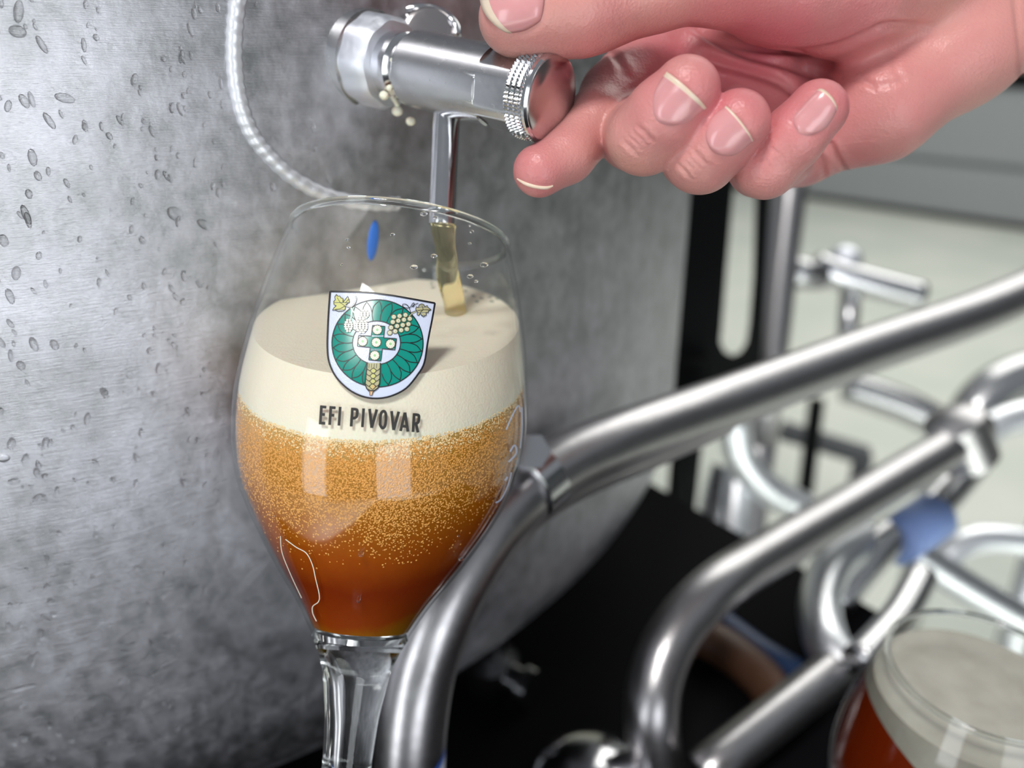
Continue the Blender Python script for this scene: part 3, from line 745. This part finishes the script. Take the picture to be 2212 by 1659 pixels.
bp = [(b0, .0072), (b0, .0088), (b0 + .0012, .0098), (b0 + .003, .0099)] + [(t, .0099) for t in np.linspace(b0 + .004, b1 - .0106, 6)] + [(b1 - .0104, .0099), (b1 - .0102, .0099), (b1, .0099), (b1, .006)]
lathe('body', TA, tax, bp, M_steel, tap, seg=120, rfun=hexr)
# knurled collar: raised pyramids round three rows
NK = 72
def kn(t, r, k, th): return r
rowsN = 7; k0, k1 = L - .0068, L - .0014
prof = [(k0 - .0003, .0085), (k0, .0104)]
for i in range(rowsN): prof.append((k0 + (k1 - k0) * (i + .5) / rowsN, .0107 if i % 2 == 0 else .0107001))
prof += [(k1, .0106), (L - .0006, .0106), (L, .0101)]
def krf(t, r, k, th):
    if abs(r - .0107) < 3e-6:
        row = r > .0107
        return .0110 if (k % 2 == 0) and not row else (.01035 if row or k % 2 else r)
    return r
lathe('knurled_ring', TA, tax, prof, M_chrome, tap, seg=NK * 2, rfun=krf)
lathe('knob_face', TA, tax, [(L - .0015, .0104), (L + .0001, .0101), (L + .0004, .0097), (L + .0007, .006), (L + .0008, 0)], M_knob, tap, seg=96, cap=False)
# clamp plate and wing above the neck
q = P(932, 80, .2330); fn = (P(932, 80, .2) - q).normalized()
lathe('clamp_disc', q, (fn + RT * .25 + UP * .25).normalized(), [(-.002, .0078), (-.0005, .0082), (.0, .0078), (.0004, .0070), (.0004, 0)], M_knob, tap, seg=48)
px_tube('clamp_band', [(818, 27, .236), (850, 26, .236), (874, 30, .2355), (886, 47, .235), (876, 58, .2345), (862, 74, .234)], .0008, M_chrome, tap, seg=8, n=6)
px_tube('clamp_arc', [(872, 24, .2355), (905, 18, .2355), (940, 22, .2385), (968, 38, .235), (984, 58, .2345), (986, 78, .234)], .0014, M_chrome, tap, seg=10, n=6)
# hanging splashes of foam under the neck
for x, y, r in ((858, 238, .0015), (886, 262, .0016), (830, 205, .0014), (848, 133, .0013)):
    pass
bm = bmesh.new()
for x, y, r, d in ((858, 240, .0016, .230), (887, 262, .0014, .230), (830, 206, .0014, .224), (850, 131, .001, .2185), (842, 190, .0010, .221)):
    sphere_bm(P(x, y, d), (r, r * .8, r * .9), bm, 2)
tubeb = tube_bm([tuple(P(845, 205, .225)), tuple(P(856, 222, .229)), tuple(P(862, 238, .230))], .0007, 8, bm)
o = from_bm('clinging_foam_drops', bm, M_foam, tap); o['kind'] = 'stuff'
# spout
sp0 = P(966, 236, .2215); sp1 = P(955, 485, .2225)
lathe('spout', sp0, (sp1 - sp0), [(-.004, .0036), (0, .0038), ((sp1 - sp0).length, .0036), ((sp1 - sp0).length, .0030), ((sp1 - sp0).length - .01, .0030)], M_chrome, tap, seg=48, cap=False)
lathe('spout_collar', sp0, (sp1 - sp0), [(-.005, .0046), (-.0005, .0046), (.001, .004), (.001, .0036)], M_steel, tap, seg=40, cap=False)

# ------------------------------------------------------------------ the second glass, standing on the bench
A2 = Vector((.03, -.02, 1)).normalized()
G2 = P(2052, 1665, .292); G2.z = ZT + .1064
glass2 = beer_glass(G2, A2, 'beer_glass', 'second beer glass with a pale hazy head, standing at the lower right corner')
beer2 = thing('beer', 'dark amber beer with a greyish head in the lower right glass', 'beer', G2 + A2 * -.05)
M_beer2 = beer_material('dark_amber_beer', G2.z - .055, G2.z + .01, [(0, (84, 20, 4)), (1, (110, 34, 6))])
M_foam2 = mat('hazy_foam', (170, 166, 152), .35, 0, Subsurface_Weight=.2, Subsurface_Scale=.004)
_n = noise(M_foam2, coords(M_foam2), 90, 3); lk(M_foam2, ramp(M_foam2, _n, [(.3, (134, 130, 119)), (.7, (154, 151, 140))]), bsdf(M_foam2).inputs['Base Color'])
S2 = Vector((.55, -.1, 1)).normalized(); X2 = G2.x
fill(G2, A2, None, G2.z - .002, M_beer2, 'liquid', beer2, WALL + .0001, no=S2, cx=X2)
bmf = fill(G2, A2, G2.z - .002, None, M_foam2, 'foam_head', beer2, WALL + .0001, hi=43, no=S2, cx=X2)

# ------------------------------------------------------------------ the hand: one continuous surface grown round a skeleton
def H(px, py, d): return np.array([(px - 1106) / FPX * d, -(py - 829.5) / FPX * d, d])   # right, up, forward of the camera, metres
VX = .00055
lo = np.array([-.012, .032, .165]); hi = np.array([.215, .165, .275])
dims = np.ceil((hi - lo) / VX).astype(int)
GX, GY, GZ = [lo[i] + VX * np.arange(dims[i]) for i in range(3)]
def newfield(): return np.full(dims, .02, np.float32)
def smin(a, b, k):
    h = np.clip(.5 + .5 * (b - a) / k, 0, 1); return b * (1 - h) + a * h - k * h * (1 - h)
def cone(F_, a, b, ra, rb, k):
    R_ = max(ra, rb) + .012
    l = np.minimum(a, b) - R_; h = np.maximum(a, b) + R_
    i0 = np.clip(((l - lo) / VX).astype(int), 0, dims); i1 = np.clip(((h - lo) / VX).astype(int) + 1, 0, dims)
    if (i1 <= i0).any(): return
    sl = tuple(slice(i0[i], i1[i]) for i in range(3))
    X = GX[sl[0]][:, None, None] - a[0]; Y = GY[sl[1]][None, :, None] - a[1]; Z = GZ[sl[2]][None, None, :] - a[2]
    ab = b - a; L2 = float(ab @ ab) + 1e-12
    t = np.clip((X * ab[0] + Y * ab[1] + Z * ab[2]) / L2, 0, 1)
    d = np.sqrt((X - ab[0] * t) ** 2 + (Y - ab[1] * t) ** 2 + (Z - ab[2] * t) ** 2) - (ra + (rb - ra) * t)
    F_[sl] = smin(F_[sl], d.astype(np.float32), k)
def chain(F_, pts, k):
    for (p, r), (q, s_) in zip(pts, pts[1:]): cone(F_, p, q, r / 1000, s_ / 1000, k)
def finger(pts, k=.0022):
    F_ = newfield(); chain(F_, [(H(*p[:3]), p[3]) for p in pts], k); return F_
middle = finger([(1530, 150, .243, 9.5), (1440, 225, .232, 9.0), (1368, 290, .214, 8.8), (1392, 296, .191, 8.3), (1435, 250, .186, 8.3), (1483, 194, .182, 7.35)])
ringf = finger([(1620, 260, .241, 9.5), (1560, 310, .228, 8.8), (1502, 335, .212, 8.5), (1514, 337, .191, 8.2), (1552, 300, .187, 7.7), (1594, 263, .184, 7.1)])
little = finger([(1720, 325, .235, 8.5), (1680, 345, .224, 8), (1640, 358, .208, 7.4), (1654, 360, .193, 7.0), (1710, 300, .189, 6.9), (1767, 237, .186, 6.6)])
index = finger([(1450, 75, .240, 9.8), (1385, 140, .233, 9.2), (1325, 205, .224, 8.6), (1290, 262, .214, 7.8), (1225, 335, .208, 6.7), (1165, 369, .205, 6.5)])
thumb = finger([(1600, -62, .202, 11.0), (1400, -26, .199, 9.6), (1300, 5, .199, 9.9), (1245, 20, .198, 10.1), (1160, 33, .197, 9.2), (1112, 40, .197, 8.6)], .004)
palm = newfield()
for m_, w_ in (((1450, 70, .242), (2330, -230, .246)), ((1530, 150, .245), (2330, -160, .246)), ((1620, 255, .243), (2320, -90, .244)), ((1720, 322, .238), (2230, -5, .236))):
    chain(palm, [(H(*m_), 10.2), ((H(*m_) + H(*w_)) / 2, 13.0), (H(*w_), 15.5)], .008)
chain(palm, [(H(1770, 300, .230), 9.5), (H(1900, 235, .226), 13), (H(2080, 100, .226), 14.5), (H(2210, 10, .230), 14)], .007)          # heel of the palm
chain(palm, [(H(1500, 130, .236), 9.5), (H(1640, 190, .236), 9), (H(1700, 285, .232), 8.5)], .006)
chain(palm, [(H(2240, -120, .238), 22), (H(2500, -330, .245), 23), (H(2900, -640, .255), 28)], .012)                                  # wrist and forearm
chain(palm, [(H(2230, 10, .238), 14.5), (H(2500, -190, .245), 18)], .012)
thenar = newfield()
chain(thenar, [(H(1570, -55, .203), 10.8), (H(1700, -50, .208), 15), (H(1830, -52, .214), 18), (H(1980, -85, .220), 18), (H(2120, -130, .228), 16), (H(2300, -200, .238), 16)], .008)
F_ = smin(palm, thenar, .006)
F_ = smin(F_, thumb, .006)
FG = np.minimum(np.minimum(middle, ringf), np.minimum(index, little))
FG = smin(smin(middle, ringf, .0006), smin(index, little, .0006), .0006)
F_ = smin(F_, FG, .0045)
del palm, thenar, thumb, middle, ringf, index, little, FG

def surface_nets(F_):
    ins = F_ < 0
    c = np.zeros(np.array(ins.shape) - 1, np.uint8)
    offs = [(i, j, k) for i in (0, 1) for j in (0, 1) for k in (0, 1)]
    sh = c.shape
    for o_ in offs: c += ins[o_[0]:o_[0] + sh[0], o_[1]:o_[1] + sh[1], o_[2]:o_[2] + sh[2]]
    act = (c > 0) & (c < 8); idx = np.argwhere(act)
    num = -np.ones(sh, np.int64); num[act] = np.arange(len(idx))
    val = np.stack([F_[idx[:, 0] + o_[0], idx[:, 1] + o_[1], idx[:, 2] + o_[2]] for o_ in offs], 1)
    acc = np.zeros((len(idx), 3)); cnt = np.zeros(len(idx))
    for a in range(8):
        for b in range(a + 1, 8):
            oa, ob = np.array(offs[a]), np.array(offs[b])
            if abs(oa - ob).sum() != 1: continue
            va, vb = val[:, a], val[:, b]; m_ = (va < 0) != (vb < 0)
            t = np.where(m_, va / np.where(m_, va - vb, 1), 0)
            acc += np.where(m_[:, None], oa + (ob - oa) * t[:, None], 0); cnt += m_
    vert = lo + VX * (idx + acc / cnt[:, None])
    quads = []
    for ax in range(3):
        u, v = (ax + 1) % 3, (ax + 2) % 3
        A = np.take(ins, range(ins.shape[ax] - 1), ax); B = np.take(ins, range(1, ins.shape[ax]), ax)
        e = np.argwhere(A != B)
        ok = (e[:, u] > 0) & (e[:, v] > 0) & (e[:, u] < ins.shape[u] - 1) & (e[:, v] < ins.shape[v] - 1); e = e[ok]
        q = []
        for du, dv in ((0, 0), (1, 0), (1, 1), (0, 1)):
            p_ = e.copy(); p_[:, u] -= du; p_[:, v] -= dv; q.append(num[p_[:, 0], p_[:, 1], p_[:, 2]])
        q = np.stack(q, 1); fl = A[e[:, 0], e[:, 1], e[:, 2]]
        q[~fl] = q[~fl][:, ::-1]; quads.append(q)
    return vert, np.concatenate(quads)
for _a in range(3):
    for _e in (0, -1):
        _s = [slice(None)] * 3; _s[_a] = _e; F_[tuple(_s)] = np.maximum(F_[tuple(_s)], .0002)
vert, quads = surface_nets(F_)
# normals from the field, for creases
def grad(p):
    g = np.empty_like(p); ip = np.clip(((p - lo) / VX), 1, dims - 3); i = ip.astype(int); f = ip - i
    def samp(off):
        j = np.clip(i + off, 0, dims - 2); r = 0
        for a in (0, 1):
            for b in (0, 1):
                for c in (0, 1):
                    r = r + F_[j[:, 0] + a, j[:, 1] + b, j[:, 2] + c] * np.where(a, f[:, 0], 1 - f[:, 0]) * np.where(b, f[:, 1], 1 - f[:, 1]) * np.where(c, f[:, 2], 1 - f[:, 2])
        return r
    for ax in range(3):
        o_ = np.zeros(3, int); o_[ax] = 1; g[:, ax] = samp(o_) - samp(-o_)
    return g / (np.linalg.norm(g, axis=1, keepdims=True) + 1e-12)
N_ = grad(vert)
pxv = 1106 + FPX * vert[:, 0] / vert[:, 2]; pyv = 829.5 - FPX * vert[:, 1] / vert[:, 2]
facing = (N_ * vert).sum(1) < 0
disp = np.zeros(len(vert))
def crease(pts, depth, width, dmin=0, dmax=1, swell=.25, smooth=6):
    c = np.array(catmull(pts, smooth))
    near = facing & (vert[:, 2] > dmin) & (vert[:, 2] < dmax) & (pxv > c[:, 0].min() - 40) & (pxv < c[:, 0].max() + 40) & (pyv > c[:, 1].min() - 40) & (pyv < c[:, 1].max() + 40)
    ids = np.where(near)[0]
    if not len(ids): return
    best = np.full(len(ids), 1e9); par = np.zeros(len(ids))
    for i, (a, b) in enumerate(zip(c, c[1:])):
        ab = b - a; t = np.clip(((pxv[ids] - a[0]) * ab[0] + (pyv[ids] - a[1]) * ab[1]) / (ab @ ab + 1e-9), 0, 1)
        d = np.hypot(pxv[ids] - a[0] - ab[0] * t, pyv[ids] - a[1] - ab[1] * t); m_ = d < best
        par[m_] = (i + t[m_]) / (len(c) - 1); best = np.minimum(best, d)
    fade = np.clip(np.minimum(par, 1 - par) * 6, 0, 1)
    disp[ids] += fade * (-depth * np.exp(-(best / width) ** 2) + depth * swell * np.exp(-((best - 2.2 * width) / (1.4 * width)) ** 2))
crease([(1490, 52), (1596, 113), (1693, 138), (1767, 164), (1800, 190)], .0016, 9, .212)
crease([(1490, 112), (1560, 140), (1629, 158), (1690, 180), (1730, 215)], .0016, 9, .212)
crease([(1480, 48), (1600, 98), (1706, 112), (1790, 105), (1870, 74), (1918, 54), (2031, 56)], .0012, 7, .19)
crease([(1790, 303), (1805, 335), (1830, 378)], .0012, 5, .2); crease([(1772, 330), (1778, 358), (1782, 385)], .0009, 5, .2)
crease([(1855, 165), (1900, 185), (1960, 170)], .0004, 6, .2); crease([(1835, 170), (1880, 182), (1890, 200)], .0004, 5, .2)
crease([(1930, 100), (1935, 150), (1960, 180)], .0003, 6, .2)
crease([(2192, -20), (2203, 80), (2214, 200)], .0006, 7, .2, 1, .1)
for i in range(3): crease([(1300 + 8 * i, 96 + 6 * i), (1330 + 6 * i, 130), (1345 + 10 * i, 175)], .0004, 6, .205)
# knuckle wrinkles on the last joints
for cx, cy, nx, ny, n, l in ((1388, 300, .70, .72, 4, 44), (1505, 352, .66, .75, 4, 40), (1672, 335, .68, .73, 3, 30)):
    for i in range(n):
        o_ = (i - n / 2) * 14
        x = cx - nx * .2 * l + o_ * ny; y = cy + ny * 0 - o_ * nx
        # wrinkles run across the finger
        ux, uy = nx, ny
        crease([(x - ux * l * .6, y - uy * l * .6), (x + 2, y - 2), (x + ux * l * .6, y + uy * l * .6)], .0006, 4.2, .17, .2, .5)
for i in range(4): crease([(1190 + 12 * i, -10), (1186 + 14 * i, 30), (1200 + 10 * i, 62)], .00012, 4, .17, .2, .4)
crease([(1170, -30), (1180, 10), (1168, 48), (1136, 70), (1104, 74)], .00025, 4, .17, .2, .4)
vert = vert + N_ * disp[:, None]
# a light smoothing pass
ed_ = np.concatenate([quads[:, [0, 1]], quads[:, [1, 2]], quads[:, [2, 3]], quads[:, [3, 0]]]); ed_ = np.unique(np.sort(ed_, 1), axis=0)
for it in range(3):
    s_ = np.zeros_like(vert); c_ = np.zeros(len(vert))
    for a, b in ((0, 1), (1, 0)):
        np.add.at(c_, ed_[:, a], 1)
        for x in range(3): s_[:, x] += np.bincount(ed_[:, a], vert[ed_[:, b], x], len(vert))
    vert = vert * .5 + .5 * s_ / np.maximum(c_, 1)[:, None]
R3 = np.array([RT[:], UP[:], FW[:]])
wv_ = vert @ R3 + np.array(CAM[:])

M_skin = mat('skin', (226, 158, 148), .38, 0, Subsurface_Weight=.25, Subsurface_Scale=.003, Subsurface_Radius=(1, .42, .34), Specular_IOR_Level=.4)
_b = noise(M_skin, coords(M_skin), 60, 3); _a = nn(M_skin, 'ShaderNodeAttribute', attribute_name='blush')
_ad = nn(M_skin, 'ShaderNodeMath', operation='MULTIPLY_ADD'); _ad.inputs[1].default_value = .5; lk(M_skin, _b, _ad.inputs[0]); lk(M_skin, _a.outputs['Fac'], _ad.inputs[2])
lk(M_skin, ramp(M_skin, _ad.outputs[0], [(.15, (200, 152, 136)), (.42, (203, 141, 136)), (.9, (198, 104, 114))]), bsdf(M_skin).inputs['Base Color'])
_v2 = nn(M_skin, 'ShaderNodeTexVoronoi'); _v2.inputs['Scale'].default_value = 1500; lk(M_skin, coords(M_skin), _v2.inputs['Vector'])
lk(M_skin, bump(M_skin, _v2.outputs['Distance'], .25, .0003, bump(M_skin, noise(M_skin, coords(M_skin), 500, 4, .6), .3, .0005)), bsdf(M_skin).inputs['Normal'])

person = thing('person', 'bare right hand reaching in from the upper right, thumb and forefinger pinching the tap knob', 'person', Vector(wv_.mean(0)))
me = bpy.data.meshes.new('hand'); me.from_pydata(wv_.tolist(), [], quads.tolist()); me.update()
at = me.attributes.new('blush', 'FLOAT', 'POINT')
bl = np.full(len(vert), .10)
for c, r, a in (((1483, 194, .182), .010, .35), ((1594, 263, .184), .010, .35), ((1767, 237, .186), .009, .3), ((1165, 369, .205), .010, .3), ((1600, 110, .235), .04, .38), ((1700, 10, .198), .03, .22), ((1320, 220, .22), .015, .25)):
    bl += a * np.exp(-(np.linalg.norm(vert - H(*c), axis=1) / r) ** 2)
at.data.foreach_set('value', bl.astype(np.float32))
hand = finish('hand', me, M_skin, person)
HB = BVHTree.FromPolygons([Vector(v) for v in wv_], quads.tolist())
def on_hand(x, y, off):
    d = ray(x, y).normalized(); loc, n, _, _ = HB.ray_cast(CAM, d)
    if loc is None: return None
    # average normal round the hit keeps the nail smooth
    s_ = Vector()
    for _, n2, _, dd in HB.find_nearest_range(loc, .0012): s_ += n2
    n = s_.normalized() if s_.length > 0 else n
    if n.dot(d) > 0: n = -n
    return loc + n * off
M_nail = mat('fingernail', (214, 148, 150), .25, 0, Subsurface_Weight=.2, Subsurface_Scale=.002, Coat_Weight=.5, Coat_Roughness=.12)
M_edge = mat('nail_edge', (226, 202, 182), .35, 0, Subsurface_Weight=.2, Subsurface_Scale=.002)
def nail(side_a, side_b, free, bt=6, bb=6):
    """two pixel outlines from the cuticle to the free edge; the plate is a curved grid lying on the fingertip"""
    a = np.array(catmull(side_a, 6)); b = np.array(catmull(side_b, 6)); n = min(len(a), len(b)); K = 14
    bm = bmesh.new(); rows = []; dr = (a[-1] + b[-1] - a[0] - b[0]); dr = dr / np.hypot(*dr)
    for i in range(n):
        u = i / (n - 1); row = []
        for k in range(K + 1):
            t = k / K; x, y = a[i] * (1 - t) + b[i] * t + dr * ((bt * u ** 3 - bb * (1 - u) ** 3) * (1 - (2 * t - 1) ** 2))
            edge = min(t, 1 - t) * 2; prof_ = (1 - (1 - edge) ** 4)
            off = -.00025 + .00075 * prof_ * min(1, u * 5 + .1) + .0003 * u * prof_
            p = on_hand(x, y, off)
            row.append(bm.verts.new(p) if p else None)
        rows.append(row)
    for i in range(n - 1):
        for k in range(K):
            q = (rows[i][k], rows[i][k + 1], rows[i + 1][k + 1], rows[i + 1][k])
            if all(q):
                f = bm.faces.new(q); f.material_index = 1 if (i + .5) / (n - 1) > free else 0
    ff = bm.faces[:]
    for f in ff: f.normal_update()
    r = bmesh.ops.solidify(bm, geom=ff, thickness=.00035)
    return from_bm('fingernail', bm, [M_nail, M_edge], hand)
# middle, ring, little: rows run from cuticle to tip
nail([(1415, 262), (1407, 228), (1412, 190), (1435, 152)], [(1448, 273), (1488, 267), (1510, 250), (1530, 238)], .9, 5, 3)
nail([(1533, 322), (1521, 290), (1535, 252), (1565, 226)], [(1556, 337), (1588, 338), (1610, 325), (1629, 308)], .92, 5, 3)
nail([(1722, 287), (1710, 256), (1732, 226), (1766, 191)], [(1748, 296), (1785, 279), (1800, 260), (1809, 240)], .92, 7, 3)
nail([(1172, -50), (1130, -58), (1090, -56), (1052, -40)], [(1166, 44), (1150, 56), (1130, 66), (1098, 71)], .9, 26, 6)
# forefinger: only the free edge shows under the pad
D_ = [(1107, 374), (1118, 388), (1135, 398), (1158, 405), (1180, 407), (1194, 403)]
px_pts = [on_hand(x, y - 2, .0001) for x, y in D_]
px_pts = [tuple(p) for p in px_pts if p]
if len(px_pts) > 3:
    o = tube('fingernail', px_pts, [.0002] + [.00045] * (len(px_pts) - 2) + [.0002], M_edge, hand, seg=10); o['label'] = 'pale free edge of the forefinger nail'
